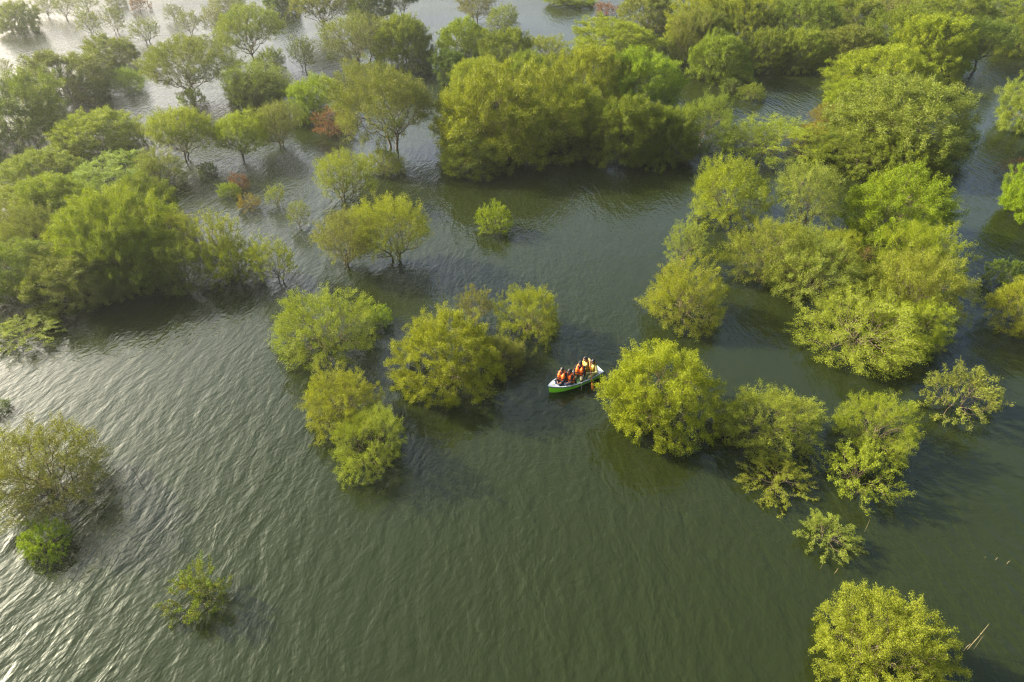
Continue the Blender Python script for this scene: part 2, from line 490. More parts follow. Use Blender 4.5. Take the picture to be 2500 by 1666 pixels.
# kind, x, y, crown radius, height, leaf colours, label   (metres on the water)
PLANTS = [
    ('dome', -80.86, 120.52, 3.4, 4.32, 'O', 'hazy brown-green tree alone in glare at the upper left corner'),
    ('sparse', -68.09, 118.29, 2.06, 4.1, 'O', 'thin hazy tree, second of the faint row beyond bright water'),
    ('sparse', -64.84, 119.94, 1.86, 3.95, 'O', 'thin hazy tree, third of the faint row beyond bright water'),
    ('sparse', -56.94, 113.55, 2.58, 3.46, 'O', 'leafless spreading tree above the flat-crowned tree in the glare'),
    ('dryred', -68.29, 137.03, 1.94, 2.29, 'R', 'rust red dry shrub in the bright water at the top edge'),
    ('sparse', -82.56, 132.06, 2.16, 3.22, 'O', 'faint thin tree next to the corner tree at the top edge'),
    ('sparse', -78.54, 130.43, 1.89, 4.02, 'O', 'faint twiggy tree left of the pale gap at the top edge'),
    ('sparse', -77.55, 136.47, 2.33, 3.07, 'O', 'faint bushy tree cut by the top edge, left of centre glare'),
    ('bush', -74.22, 140.57, 1.91, 2.43, 'O', 'small hazy tree cut by the top edge beside the rust red shrub'),
    ('sparse', -58.44, 128.21, 1.73, 2.72, 'O', 'wispy pale sapling right of the rust red dry shrub'),
    ('sparse', -52.15, 118.83, 2.07, 3.49, 'O', 'wispy pale tree in glare left of the tall flat-topped tree'),
    ('sparse', -48.35, 119.11, 1.98, 4.2, 'O', 'bare leaning tree touching the left of the tall flat-topped tree'),
    ('umb', -37.35, 103.67, 4.93, 7.13, 'G', 'tall flat-topped tree with fanned bare stems near the top edge'),
    ('dome', -41.46, 134.86, 3.07, 3.85, 'D', 'dark green tree at the top edge left of the brown pair'),
    ('bush', -52.21, 136.89, 3.14, 3.27, 'O', 'hazy olive bush cut by the top edge above the flat-topped tree'),
    ('umb', -31.02, 121.63, 5.0, 6.73, 'B', 'brownish spreading tree cut by the top edge, left of the dark pair'),
    ('dome', -24.79, 130.06, 4.36, 5.5, 'D', 'wide dark tree with trunks in shade at the top edge'),
    ('umb', -19.62, 132.72, 2.97, 4.69, 'D', 'dark tree with one thick trunk beside open water at the top'),
    ('dome', -56.05, 100.3, 4.29, 3.69, 'G', 'flat green crown behind the broad umbrella tree'),
    ('umb', -39.94, 86.73, 5.85, 6.94, 'G', 'broad umbrella tree with many fanned dark stems, upper left'),
    ('dome', -54.77, 86.32, 5.33, 5.1, 'O', 'wide grey-green tree with dark branching underside, upper left'),
    ('bush', -48.82, 88.97, 2.18, 2.69, 'L', 'small bright green tree leaning on the wide grey-green tree'),
    ('dome', -53.15, 73.17, 5.03, 6.07, 'G', 'big dark green tree at the left edge above the yellow thicket'),
    ('sparse', -67.98, 95.14, 1.15, 2.37, 'O', 'small thin hazy tree at the left edge beside the glare'),
    ('shrub', -38.8, 83.47, 1.64, 1.91, 'Y', 'small yellow bush under the broad umbrella tree'),
    ('tall', -30.54, 82.21, 4.08, 5.02, 'G', 'loose green tree between the umbrella tree and the lime bush'),
    ('sparse', -28.96, 98.85, 1.99, 4.25, 'P', 'pale nearly bare tall tree behind the lime green bush'),
    ('bush', -32.75, 96.7, 2.45, 3.08, 'G', 'green rounded tree behind the pale bare tall tree'),
    ('thick', -22.75, 79.58, 3.67, 4.3, 'L', 'vivid lime green dense bush above the rust brown dry bush'),
    ('dryred', -19.45, 73.62, 2.24, 2.89, 'R', 'rust brown dry bush under the vivid lime bush'),
    ('shrub', -23.56, 76.65, 1.44, 1.68, 'Y', 'yellow-green fringe bush left of the rust brown dry bush'),
    ('dome', -42.5, 68.88, 4.25, 3.76, 'Y', 'rounded yellow-green dome tree left of the single-trunk umbrella tree'),
    ('umb', -33.0, 66.44, 3.17, 4.93, 'Y', 'umbrella tree with one slender bent trunk, left'),
    ('sparse', -36.98, 67.85, 1.46, 3.08, 'O', 'sparse brown twigs between the dome tree and the bent-trunk tree'),
    ('umb', -27.4, 67.09, 2.71, 4.27, 'Y', 'small umbrella tree with clustered stems right of the bent-trunk tree'),
    ('tall', -24.37, 70.23, 2.65, 4.36, 'O', 'brownish open tree right of the clustered-stem umbrella tree'),
    ('dome', -44.68, 61.02, 3.62, 2.63, 'Y', 'yellow-green rounded tree above the left thicket'),
    ('dome', -37.39, 59.04, 4.64, 2.23, 'L', 'bright green low crown tree at the top of the left thicket'),
    ('bush', -32.92, 60.48, 2.38, 3.08, 'O', 'grey-brown twiggy tree right of the bright green low crown'),
    ('shrub', -29.53, 62.98, 0.93, 1.1, 'D', 'small dark shrub at the foot of the bent-trunk tree'),
    ('dryred', -25.47, 59.69, 1.08, 1.28, 'R', 'small red dry shrub, upper of the red pair in the channel'),
    ('shrub', -25.78, 57.96, 1.09, 1.22, 'L', 'lime sapling leaning left between the two red shrubs'),
    ('dryred', -23.2, 55.3, 1.1, 1.37, 'RY', 'small red and green shrub, lower of the red pair in the channel'),
    ('sparse', -17.87, 51.87, 1.07, 2.25, 'P', 'nearly bare sapling alone in the left channel'),
    ('sparse', -20.91, 55.93, 0.95, 1.84, 'P', 'faint tiny sapling above the nearly bare channel sapling'),
    ('dome', -41.29, 52.99, 3.42, 2.83, 'Y', 'yellow-green crown at the left edge of the thicket'),
    ('dome', -30.42, 45.23, 4.34, 5.59, 'Y', 'largest rounded bush of the left thicket'),
    ('bush', -36.63, 47.15, 3.06, 3.9, 'O', 'brownish bush in the middle of the left thicket'),
    ('dome', -35.95, 42.04, 3.15, 3.43, 'G', 'dark lower green bush of the thicket at the left edge'),
    ('bush', -27.25, 49.42, 1.81, 2.31, 'Y', 'yellow-green shoulder bush right of the largest thicket bush'),
    ('sparse', -22.39, 45.41, 2.16, 4.34, 'Y', 'airy yellow bush behind the twiggy olive bush, left channel'),
    ('bush', -24.05, 42.66, 2.56, 3.27, 'O', 'twiggy olive bush at the right end of the left thicket'),
    ('bush', -20.76, 43.97, 2.28, 2.94, 'Y', 'green bush with dark foot right of the twiggy olive bush'),
    ('sparse', -17.16, 43.22, 1.69, 3.71, 'Y', 'open see-through young tree at the left channel bank'),
    ('shrub', -32.06, 36.44, 2.47, 1.11, 'Y', 'low yellow bush below the thicket at the left edge'),
    ('shrub', -29.91, 29.1, 0.83, 0.62, 'D', 'scrap of dark shrub cut by the left edge'),
    ('dome', -38.53, 53.08, 3.61, 3.64, 'Y', 'yellow rounded crown in the upper middle of the left thicket'),
    ('dome', -27.85, 43.17, 3.45, 4.42, 'G', 'shaded green bush at the right flank of the left thicket'),
    ('dome', -30.93, 40.83, 3.32, 3.32, 'O', 'dim olive bush along the lower front of the left thicket'),
    ('dome', -31.63, 53.42, 2.86, 3.71, 'G', 'green bush behind the largest thicket bush'),
    ('bush', -39.87, 47.58, 1.93, 2.5, 'Y', 'yellow bush cut by the left edge, mid thicket'),
    ('dome', -30.52, 82.38, 3.34, 3.59, 'O', 'olive low tree beneath the loose green tree, upper left'),
    ('tall', -15.22, 57.02, 2.64, 4.45, 'Y', 'upright open yellow tree above the brown tree, centre left'),
    ('bush', -12.5, 63.26, 1.94, 2.45, 'Y', 'small green bush right of the upright open yellow tree'),
    ('tall', -12.63, 45.53, 2.51, 4.19, 'B', 'brown-yellow tree with bare crossing stems, centre left'),
    ('tall', -9.05, 46.41, 3.07, 5.1, 'Y', 'yellow-topped tree casting a dark reflection, centre left'),
    ('shrub', -1.62, 51.48, 1.77, 2.09, 'L', 'small bright lime shrub alone in the dark centre water'),
    ('bush', -11.86, 35.16, 3.41, 3.42, 'Y', 'wide low bush with fanned stems, left of the centre trio'),
    ('shrub', -9.01, 37.77, 1.12, 1.24, 'L', 'bright green side bush at the right of the fanned low bush'),
    ('thick', -3.83, 32.24, 3.37, 3.79, 'YB', 'large golden bush left of the boat'),
    ('sparse', -2.6, 37.58, 1.31, 2.79, 'B', 'tall thin brown shoots behind the large golden bush'),
    ('bush', 1.27, 36.82, 2.43, 3.1, 'Y', 'open yellow-green bush above the boat'),
    ('bush', -0.65, 33.56, 1.5, 1.64, 'O', 'low dim twig bush between the golden bush and the boat'),
    ('bush', -9.37, 28.52, 2.27, 2.93, 'YB', 'yellow bush, upper of the touching pair, centre left foreground'),
    ('bush', -7.63, 25.7, 2.23, 2.84, 'YP', 'twiggy yellow bush, lower of the touching pair, centre left foreground'),
    ('tall', -21.86, 100.69, 5.83, 6.46, 'O', 'grey-green airy tree left of the round green tree, top centre'),
    ('dome', -15.04, 100.34, 4.87, 6.25, 'G', 'round green tree at top centre'),
    ('tall', -6.42, 127.59, 3.33, 5.11, 'B', 'bare brown tree standing in open water at the top edge'),
    ('bush', -1.54, 122.21, 2.69, 3.49, 'P', 'pale grey-green small tree in front of open water, top centre'),
    ('dome', -7.2, 104.86, 4.02, 5.15, 'L', 'bright green tree right of the round green tree'),
    ('dome', -0.94, 98.96, 3.92, 4.95, 'G', 'green tree in the middle of the top centre hedge'),
    ('bush', 4.61, 102.28, 4.66, 3.35, 'Y', 'low green tree tapering to open water, right end of the hedge'),
    ('dome', -7.94, 93.98, 2.78, 3.53, 'D', 'dark shaded tree in the gap behind the giant centre tree'),
    ('bush', -20.13, 92.74, 2.08, 2.6, 'O', 'small dull tree above the brown-green umbrella tree'),
    ('umb', -12.47, 69.54, 5.79, 7.97, 'O', 'brown-green umbrella tree with dark stems left of the giant centre tree'),
    ('dome', -3.87, 85.23, 3.74, 4.74, 'Y', "green crown peeping over the giant centre tree's left shoulder"),
    ('dome', 1.92, 86.29, 4.0, 5.06, 'G', 'green crown behind the giant centre tree'),
    ('dome', -0.95, 67.79, 7.64, 8.09, 'Y', 'giant bright yellow-green tree at the upper centre'),
    ('dome', 6.17, 71.62, 4.28, 5.51, 'Y', 'green tree fused to the right side of the giant centre tree'),
    ('dome', 9.08, 82.6, 5.11, 6.56, 'Y', 'tall lime-topped tree, left of the two crowns behind the giant'),
    ('dome', 15.22, 82.47, 4.74, 6.11, 'L', 'tall lime-topped tree, right of the two crowns behind the giant'),
    ('dome', 11.68, 67.0, 4.47, 5.68, 'G', 'deeply shaded green tree over the black centre water'),
    ('bush', -3.94, 63.89, 3.38, 3.27, 'G', "low green skirt bush at the giant tree's left foot"),
    ('bush', 19.56, 69.56, 3.91, 5.07, 'G', 'green bush tree at the right end of the giant centre clump'),
    ('dome', 15.42, 105.85, 7.12, 4.63, 'Y', 'golden green tree right of open water at upper centre'),
    ('tall', 24.99, 103.23, 3.84, 6.45, 'O', 'tall thin brown-green tree right of the golden green tree'),
    ('dome', 15.59, 67.58, 3.64, 4.64, 'G', 'shaded bush between the giant clump and its right end bush'),
    ('dome', 0.21, 69.3, 3.48, 4.51, 'Y', 'yellow-green lower front dome of the giant centre clump'),
    ('dome', 11.04, 142.44, 4.93, 2.07, 'Y', 'pale bush at the top edge beside open water'),
    ('dryred', 17.06, 133.12, 2.54, 2.06, 'R', 'rusty dry bush at the top edge shore'),
    ('dome', 23.03, 126.43, 5.89, 5.08, 'P', 'pale feathery tree at the top edge right of the rusty bush'),
    ('dome', 30.16, 116.77, 5.18, 6.0, 'Y', 'golden tree in the front of the upper right forest'),
    ('dome', 36.71, 114.55, 4.61, 5.97, 'Y', 'bright tree with drooping crown, upper right forest centre'),
    ('dome', 45.55, 114.12, 6.05, 6.16, 'G', 'broad green tree in the upper right forest'),
    ('dome', 55.35, 119.67, 4.57, 5.07, 'G', 'green tree with dark hollow beneath, upper right forest'),
    ('dome', 55.66, 138.55, 7.48, 3.55, 'Y', 'yellow crown on the top edge of the right forest'),
    ('dome', 41.75, 138.78, 8.03, 3.79, 'Y', 'pale yellow crown on the top edge, left part of the forest'),
    ('dome', 27.32, 94.6, 4.16, 5.24, 'G', "dim green tree with thin trunks at the forest's left shore"),
    ('dome', 35.19, 100.05, 3.74, 4.69, 'G', 'green drooping tree second from left on the forest shore'),
    ('dome', 40.0, 99.67, 3.76, 4.78, 'G', 'green drooping tree third from left on the forest shore'),
    ('shrub', 29.69, 85.92, 1.81, 1.78, 'G', 'low round bush at the foot of the forest shore'),
    ('shrub', 27.8, 88.49, 1.41, 1.68, 'D', 'small black-green bush in the water at the forest shore'),
    ('dome', 47.14, 100.8, 5.02, 4.8, 'O', 'olive tree behind the forest shore gap'),
    ('dome', 47.01, 90.25, 6.58, 4.81, 'Y', 'wide light green tree above the giant right tree'),
    ('dome', 56.66, 97.9, 5.51, 6.79, 'Y', 'yellow-green tree over dark water, upper right'),
    ('umb', 64.68, 99.05, 3.92, 6.17, 'D', 'dark green tree on a thin pale trunk, upper right'),
    ('dome', 75.63, 106.32, 4.2, 5.36, 'G', 'green tree cut by the right edge behind dark water'),
    ('sparse', 62.52, 121.63, 2.65, 5.65, 'B', 'brown sparse tree in a dark hollow at the upper right'),
    ('dome', 69.72, 125.14, 4.22, 3.76, 'P', 'grey-green round tree near the top right'),
    ('dome', 78.33, 128.13, 4.23, 2.88, 'D', 'dark layered tree at the top right'),
    ('dome', 88.31, 134.39, 7.13, 3.45, 'G', 'flat green tree in the top right corner'),
    ('dome', 74.69, 141.19, 7.11, 3.39, 'Y', 'brownish yellow crown on the top edge, far right forest'),
    ('dome', 74.67, 110.82, 2.85, 2.78, 'Y', 'sunlit small crown behind the thin-trunk dark tree'),
    ('dome', 40.75, 81.02, 3.88, 3.17, 'Y', "yellow tree wedged above the giant right tree's left shoulder"),
    ('bush', 35.02, 75.31, 2.08, 2.65, 'RY', 'golden orange fringe bush left of the giant right tree'),
    ('dome', 39.74, 69.07, 8.21, 6.59, 'P', 'giant pale green domed tree at the right'),
    ('dome', 34.57, 64.92, 4.59, 2.97, 'G', "green lower bush at the giant right tree's left foot"),
    ('dome', 38.33, 62.97, 3.45, 3.67, 'G', 'shaded green lower bush in front of the giant right tree'),
    ('bush', 26.68, 68.95, 6.08, 2.64, 'Y', 'low golden green tree left of the giant right tree'),
    ('shrub', 31.55, 70.09, 1.97, 2.28, 'RY', 'small orange-tinted bush touching the low golden green tree'),
    ('dome', 57.66, 75.54, 3.72, 4.75, 'P', 'pale green tree cut by the right edge beside the channel'),
    ('bare', 49.0, 62.86, 1.77, 1.58, 'R', 'dry reddish brush at the right edge of the channel'),
    ('dome', 56.65, 102.8, 6.87, 6.34, 'G', 'green tree filling the upper right forest above the yellow-green tree'),
    ('dome', 27.09, 103.88, 4.91, 6.27, 'G', 'green crown behind the tall thin brown-green tree'),
    ('dome', 74.07, 122.79, 5.99, 5.38, 'G', 'green crown between the grey-green round tree and dark layered tree'),
    ('bush', 18.53, 54.02, 3.73, 4.72, 'Y', 'bright yellow-green tree at the upper left of the right cluster'),
    ('tall', 24.57, 52.39, 3.08, 5.21, 'P', 'airy greyish tree in the middle top of the right cluster'),
    ('thick', 30.88, 50.17, 4.46, 5.31, 'L', 'vivid green feathery bush in the right cluster beside the channel'),
    ('dome', 44.57, 53.77, 2.93, 3.77, 'L', 'bright green tree cut by the right edge, mid height'),
    ('shrub', 36.39, 42.73, 1.64, 1.88, 'D', 'dark green bush hanging over the channel at the right edge'),
    ('sparse', 13.17, 45.41, 1.71, 3.58, 'P', 'pale thin bush at the left tip of the right cluster'),
    ('bush', 11.84, 38.79, 2.8, 3.61, 'YB', 'golden bush standing alone left of the right cluster'),
    ('bush', 19.39, 44.28, 3.54, 4.5, 'YP', 'round pale yellow bush at the centre of the right cluster'),
    ('bush', 21.14, 41.88, 3.15, 4.05, 'P', 'grey-green bush overlapping the round pale yellow bush'),
    ('bush', 30.05, 43.86, 3.24, 4.14, 'Y', 'wide yellow bush below the vivid green feathery bush'),
    ('bush', 27.17, 38.97, 3.47, 4.47, 'YP', 'pale bush under the wide yellow bush in the right cluster'),
    ('bush', 22.43, 35.51, 3.95, 3.11, 'YP', 'lowest pale yellow bush of the right cluster'),
    ('bush', 25.95, 35.96, 2.67, 2.83, 'Y', 'green-tipped bush at the lower right tip of the right cluster'),
    ('bare', 27.54, 46.53, 0.79, 1.02, 'R', 'dry brown twig clump in the gap of the right cluster'),
    ('bush', 34.43, 37.37, 2.55, 3.29, 'YB', 'brownish gold bush cut by the right edge'),
    ('bush', 24.68, 45.26, 2.29, 2.95, 'Y', 'small yellow bush filling the middle of the right cluster'),
    ('bush', 32.2, 45.53, 1.22, 1.52, 'Y', 'yellow fringe bush on the channel side of the right cluster'),
    ('thick', 7.98, 28.64, 3.51, 4.19, 'Y', "large dense yellow-green bush touching the boat's right side"),
    ('bush', 14.2, 27.23, 2.68, 2.76, 'YP', 'bush with brown twiggy heart, right foreground'),
    ('sprig', 13.53, 23.68, 1.93, 0.87, 'YP', 'small twiggy bush below the brown-hearted bush'),
    ('bush', 19.76, 26.82, 2.4, 2.53, 'Y', 'bright yellow bush, upper of the pair in the right foreground'),
    ('sprig', 17.54, 23.6, 2.14, 2.14, 'YP', 'straggly bush, lower of the pair in the right foreground'),
    ('sprig', 25.83, 29.43, 2.2, 2.62, 'P', 'pale spiky shrub alone near the right edge'),
    ('sprig', 14.86, 20.14, 1.47, 1.15, 'P', 'small upright green shrub alone in the lower right water'),
    ('thick', 14.49, 14.17, 2.57, 2.97, 'YP', 'large leafy bush cut by the bottom edge at the right'),
    ('bush', -23.25, 23.1, 2.8, 3.63, 'B', 'golden tree with fanned dark branches at the left edge foreground'),
    ('shrub', -21.61, 19.77, 1.23, 1.36, 'L', 'small green bush under the golden fanned tree'),
    ('sprig', -13.45, 16.99, 1.5, 1.7, 'LB', 'half bare green-tipped shrub alone in the lower left water'),
]

def place_plants():
    rnd = random.Random(5)
    used = {}
    for (kd, x, y, rad, hgt, tint, label) in PLANTS:
        i = used.get(kd, 0); used[kd] = i + 1
        pr = PROTO[kd][i % len(PROTO[kd])]
        nm, cat, grp = NAMES[kd]
        root = link(bpy.data.objects.new(nm, None))
        root.empty_display_size = 0.3
        root.location = (x, y, 0)
        root.rotation_euler = (rnd.gauss(0, 0.05), rnd.gauss(0, 0.05), rnd.uniform(0, 2 * math.pi))
        s = rad / pr['R']
        root.scale = (s, s, hgt / pr['H'])
        tag(root, label, cat, grp)
        mesh_obj('trunk', pr['wood'], None, root)
        crown = mesh_obj('crown', pr['leaf'], None, root)
        A, B = TINT[tint]
        j = rnd.uniform(0.9, 1.12); g = rnd.uniform(0.94, 1.06)
        crown['leaf_a'] = (A[0] * j, A[1] * j * g, A[2] * j)
        crown['leaf_b'] = (B[0] * j, B[1] * j * g, B[2] * j)
place_plants()
# ------------------------------------------------------------------ rowing boat
BOW = (2.158, 30.669); STERN = (5.38, 32.493)
BL = math.hypot(BOW[0] - STERN[0], BOW[1] - STERN[1])
BYAW = math.atan2(BOW[1] - STERN[1], BOW[0] - STERN[0])
BC = ((BOW[0] + STERN[0]) / 2, (BOW[1] + STERN[1]) / 2)
BMAT = Matrix.Translation((BC[0], BC[1], 0)) @ Matrix.Rotation(BYAW, 4, 'Z')
HL = BL / 2
HULL_GREEN = plain('green_hull_paint', (0.27, 0.78, 0.02), 0.32, 0.5, 0.10, 3.0)
WHITE_GEL = plain('white_gelcoat', (0.42, 0.44, 0.44), 0.35, 0.5, 0.05, 5.0)
INNER_GREEN = plain('green_inner_paint', (0.10, 0.30, 0.035), 0.5, 0.4, 0.2, 6.0)
RUBBER = plain('black_rubber', (0.02, 0.022, 0.022), 0.6, 0.3, 0.2, 8.0)
FLOORG = plain('worn_green_floor', (0.085, 0.20, 0.04), 0.65, 0.3, 0.3, 6.0)

def half_beam(t):          # t 0 stern .. 1 bow
    if t < 0.45:
        return 0.43 + 0.14 * math.sin(t / 0.45 * math.pi / 2)
    u = (t - 0.45) / 0.55
    return 0.57 * (1 - u ** 2.3) ** 0.85 + 0.012
def sheer(t):
    return 0.40 + 0.16 * max(0, (t - 0.35) / 0.65) ** 2 + 0.07 * max(0, (0.4 - t) / 0.4) ** 2
def keel(t):
    return -0.16 + (0.20 * max(0, (t - 0.86) / 0.14) ** 2)

NS = 27
def section(t, inset=0.0, m=9, top_drop=0.0, floor=None):
    """half-open section from port rim over the keel to starboard rim"""
    hb = max(0.004, half_beam(t) - inset); sh = sheer(t) - top_drop; kz = keel(t) + inset
    rake = 0.10 * max(0, (t - 0.75) / 0.25)
    out = []
    for i in range(2 * m + 1):
        a = math.pi * i / (2 * m)
        cy = math.cos(a); sy = math.sin(a)
        y = hb * math.copysign(abs(cy) ** 0.62, cy)
        q = abs(sy) ** 0.75
        z = sh + (kz - sh) * q
        y *= 1.0 - 0.16 * q
        if floor is not None:
            z = max(z, floor)
        x = -HL + BL * t - rake * (sh - z) / 0.6 * 1.0
        out.append((x, y, z))
    return out

def loft(secs, close_ends=(False, False)):
    bmh = bmesh.new()
    rows = [[bmh.verts.new(p) for p in s] for s in secs]
    for r0, r1 in zip(rows, rows[1:]):
        for i in range(len(r0) - 1):
            bmh.faces.new((r0[i], r0[i + 1], r1[i + 1], r1[i]))
    if close_ends[0]:
        bmh.faces.new(rows[0])
    if close_ends[1]:
        bmh.faces.new(list(reversed(rows[-1])))
    bmesh.ops.recalc_face_normals(bmh, faces=bmh.faces)
    return bmh

def bm_obj(name, bmx, mat, parent=None, smooth=True):
    me = bpy.data.meshes.new(name)
    bmx.to_mesh(me); bmx.free()
    if smooth:
        for p in me.polygons:
            p.use_smooth = True
    return mesh_obj(name, me, mat, parent)

def add_box(bmx, c, s, rot=None, bevel=0.0):
    mt = Matrix.Translation(c)
    if rot is not None:
        mt = mt @ rot
    r = bmesh.ops.create_cube(bmx, size=1.0, matrix=mt @ Matrix.Diagonal((s[0], s[1], s[2], 1)))
    if bevel > 0:
        es = list({e for v in r['verts'] for e in v.link_edges})
        bmesh.ops.bevel(bmx, geom=es, offset=bevel, segments=2, affect='EDGES')

def add_rod(bmx, pts, rad, ns=8):
    rings = []
    for i, p in enumerate(pts):
        p = Vector(p)
        a = Vector(pts[max(0, i - 1)]); b = Vector(pts[min(len(pts) - 1, i + 1)])
        d = (b - a).normalized()
        u = d.orthogonal().normalized(); v = d.cross(u)
        if rings:      # keep the frame from spinning
            u = (pu - d * pu.dot(d)).normalized(); v = d.cross(u)
        pu = u
        rr = rad[i] if isinstance(rad, (list, tuple)) else rad
        rings.append([bmx.verts.new(p + (u * math.cos(2 * math.pi * k / ns) + v * math.sin(2 * math.pi * k / ns)) * rr) for k in range(ns)])
    for r0, r1 in zip(rings, rings[1:]):
        for k in range(ns):
            bmx.faces.new((r0[k], r0[(k + 1) % ns], r1[(k + 1) % ns], r1[k]))
    bmx.faces.new(list(reversed(rings[0]))); bmx.faces.new(rings[-1])

def build_boat():
    root = link(bpy.data.objects.new('rowing_boat', None))
    root.empty_display_size = 0.4
    root.matrix_world = BMAT
    tag(root, 'small green rowing boat with white rim carrying five people', 'boat')
    ts = [i / (NS - 1) for i in range(NS)]
    hull = bm_obj('hull', loft([section(t) for t in ts], (True, False)), HULL_GREEN, root)
    bm_obj('inner_shell', loft([section(min(t, 0.985), 0.028, 9, 0.01, 0.02) for t in ts], (True, False)), INNER_GREEN, root)
    # floor boards
    for k in range(-2, 3):
        b = bmesh.new()
        add_box(b, (-0.05, k * 0.125, 0.034), (2.35 - abs(k) * 0.22, 0.114, 0.022), None, 0.004)
        bm_obj('floor_board', b, FLOORG, root, False)
    # white rim swept round the sheer
    def rim(w0, w1, z0, z1, name, mat):
        b = bmesh.new()
        rows = []
        order = [(t, 1) for t in ts] + [(t, -1) for t in reversed(ts[:-1])]
        for t, s in order:
            hb = half_beam(t); sh = sheer(t); x = -HL + BL * t + (0.02 if t == 1 else 0)
            ya, yb = s * (hb + w0), s * max(0.0, hb - w1)
            if t == 1:
                ya = yb = 0.0
            dx = 0.03 if t == 1 else 0.0
            rows.append([b.verts.new((x + dx, ya, sh + z0)), b.verts.new((x + dx, ya, sh + z1)),
                         b.verts.new((x - (0.09 if t == 1 else 0), yb, sh + z1)), b.verts.new((x - (0.09 if t == 1 else 0), yb, sh + z0))])
        for r0, r1 in zip(rows, rows[1:]):
            for k in range(4):
                b.faces.new((r0[k], r0[(k + 1) % 4], r1[(k + 1) % 4], r1[k]))
        bmesh.ops.recalc_face_normals(b, faces=b.faces)
        return bm_obj(name, b, mat, root, False)
    rim(0.024, 0.034, -0.035, 0.022, 'gunwale', WHITE_GEL)
    rim(0.036, -0.002, -0.066, -0.038, 'rub_rail', RUBBER)
    # bow and stern decks
    def deck(t0, t1, n, name, crown):
        b = bmesh.new(); rows = []
        for i in range(n + 1):
            t = t0 + (t1 - t0) * i / n
            hb = max(0.01, half_beam(t) - 0.03); z = sheer(t) + 0.012; x = -HL + BL * t
            rows.append([b.verts.new((x, hb * q, z + crown * (1 - q * q))) for q in (-1, -.6, 0, .6, 1)])
            if i in (0, n):
                rows[-1] = rows[-1]
        for r0, r1 in zip(rows, rows[1:]):
            for k in range(4):
                b.faces.new((r0[k], r0[k + 1], r1[k + 1], r1[k]))
        edge = rows[0] if name == 'bow_deck' else rows[-1]
        low = [b.verts.new((v.co.x, v.co.y, v.co.z - 0.07)) for v in edge]
        for k in range(4):
            b.faces.new((edge[k], edge[k + 1], low[k + 1], low[k]))
        bmesh.ops.recalc_face_normals(b, faces=b.faces)
        return bm_obj(name, b, WHITE_GEL, root, False)
    bd = deck(0.84, 0.99, 8, 'bow_deck', 0.018)
    deck(0.006, 0.09, 4, 'stern_deck', 0.012)
    b = bmesh.new()
    add_box(b, (-HL - 0.004, 0, sheer(0) - 0.12), (0.03, 0.68, 0.20), None, 0.01)
    bm_obj('transom_pad', b, WHITE_GEL, root, False)
    # badge, cleat and grab line on the bow deck
    b = bmesh.new(); add_box(b, (HL - 0.33, 0.03, sheer(.9) + 0.034), (0.11, 0.075, 0.006), Matrix.Rotation(0.3, 4, 'Z'), 0.002)
    bm_obj('badge', b, plain('yellow_badge', (0.42, 0.44, 0.10), 0.5, 0.4, 0.4, 40), bd, False)
    for (x, y) in ((HL - 0.50, -0.12), (HL - 0.52, 0.10)):
        b = bmesh.new(); add_rod(b, [(x, y - .05, sheer(.86) + .03), (x, y - .04, sheer(.86) + .055), (x, y + .04, sheer(.86) + .055), (x, y + .05, sheer(.86) + .03)], 0.012, 6)
        bm_obj('grab_handle', b, RUBBER, bd)
    # thwarts: two white bearers with a green seat board each
    for xc, wid in ((0.80, 0.26), (0.38, 0.26), (-0.40, 0.28), (-1.12, 0.40)):
        t = (xc + HL) / BL
        hb = half_beam(t) - 0.04
        b = bmesh.new(); add_box(b, (xc, 0, 0.335), (wid, 2 * hb, 0.03), None, 0.006)
        th = bm_obj('thwart', b, INNER_GREEN, root, False)
        for s in (-1, 1):
            b = bmesh.new(); add_box(b, (xc + s * (wid / 2 + 0.018), 0, 0.346), (0.036, 2 * hb + 0.01, 0.05), None, 0.008)
            bm_obj('bearer', b, WHITE_GEL, th, False)
    for xc in (-0.03, -0.76):
        t = (xc + HL) / BL; hb = half_beam(t) - 0.03
        b = bmesh.new(); add_box(b, (xc, 0, 0.33), (0.05, 2 * hb, 0.035), None, 0.008)
        bm_obj('cross_bar', b, WHITE_GEL, root, False)
    return root
build_boat()

# thin line hanging over the near side
b = bmesh.new()
p0 = BMAT @ Vector((-0.10, half_beam(.47) + 0.03, sheer(.47) + 0.03))
pin = BMAT @ Vector((-0.08, half_beam(.47) - 0.10, sheer(.47) + 0.02))
p1 = p0 + Vector((0.02, -0.10, 0)); p1.z = -0.05
pm = (p0 + p1) / 2 + Vector((-0.015, -0.03, -0.05))
add_rod(b, [pin, p0, p0 * .6 + pm * .4 + Vector((0, -.02, 0)), pm, p1 + Vector((-.1, -.35, 0)) * .4, p1 + Vector((-.05, -.30, 0))], 0.011, 6)
tag(bm_obj('mooring_line', b, plain('pale_rope', (0.42, 0.36, 0.24), 0.8, 0.2, 0.2, 60)), 'thin pale line hanging over the near side of the green boat', 'rope')

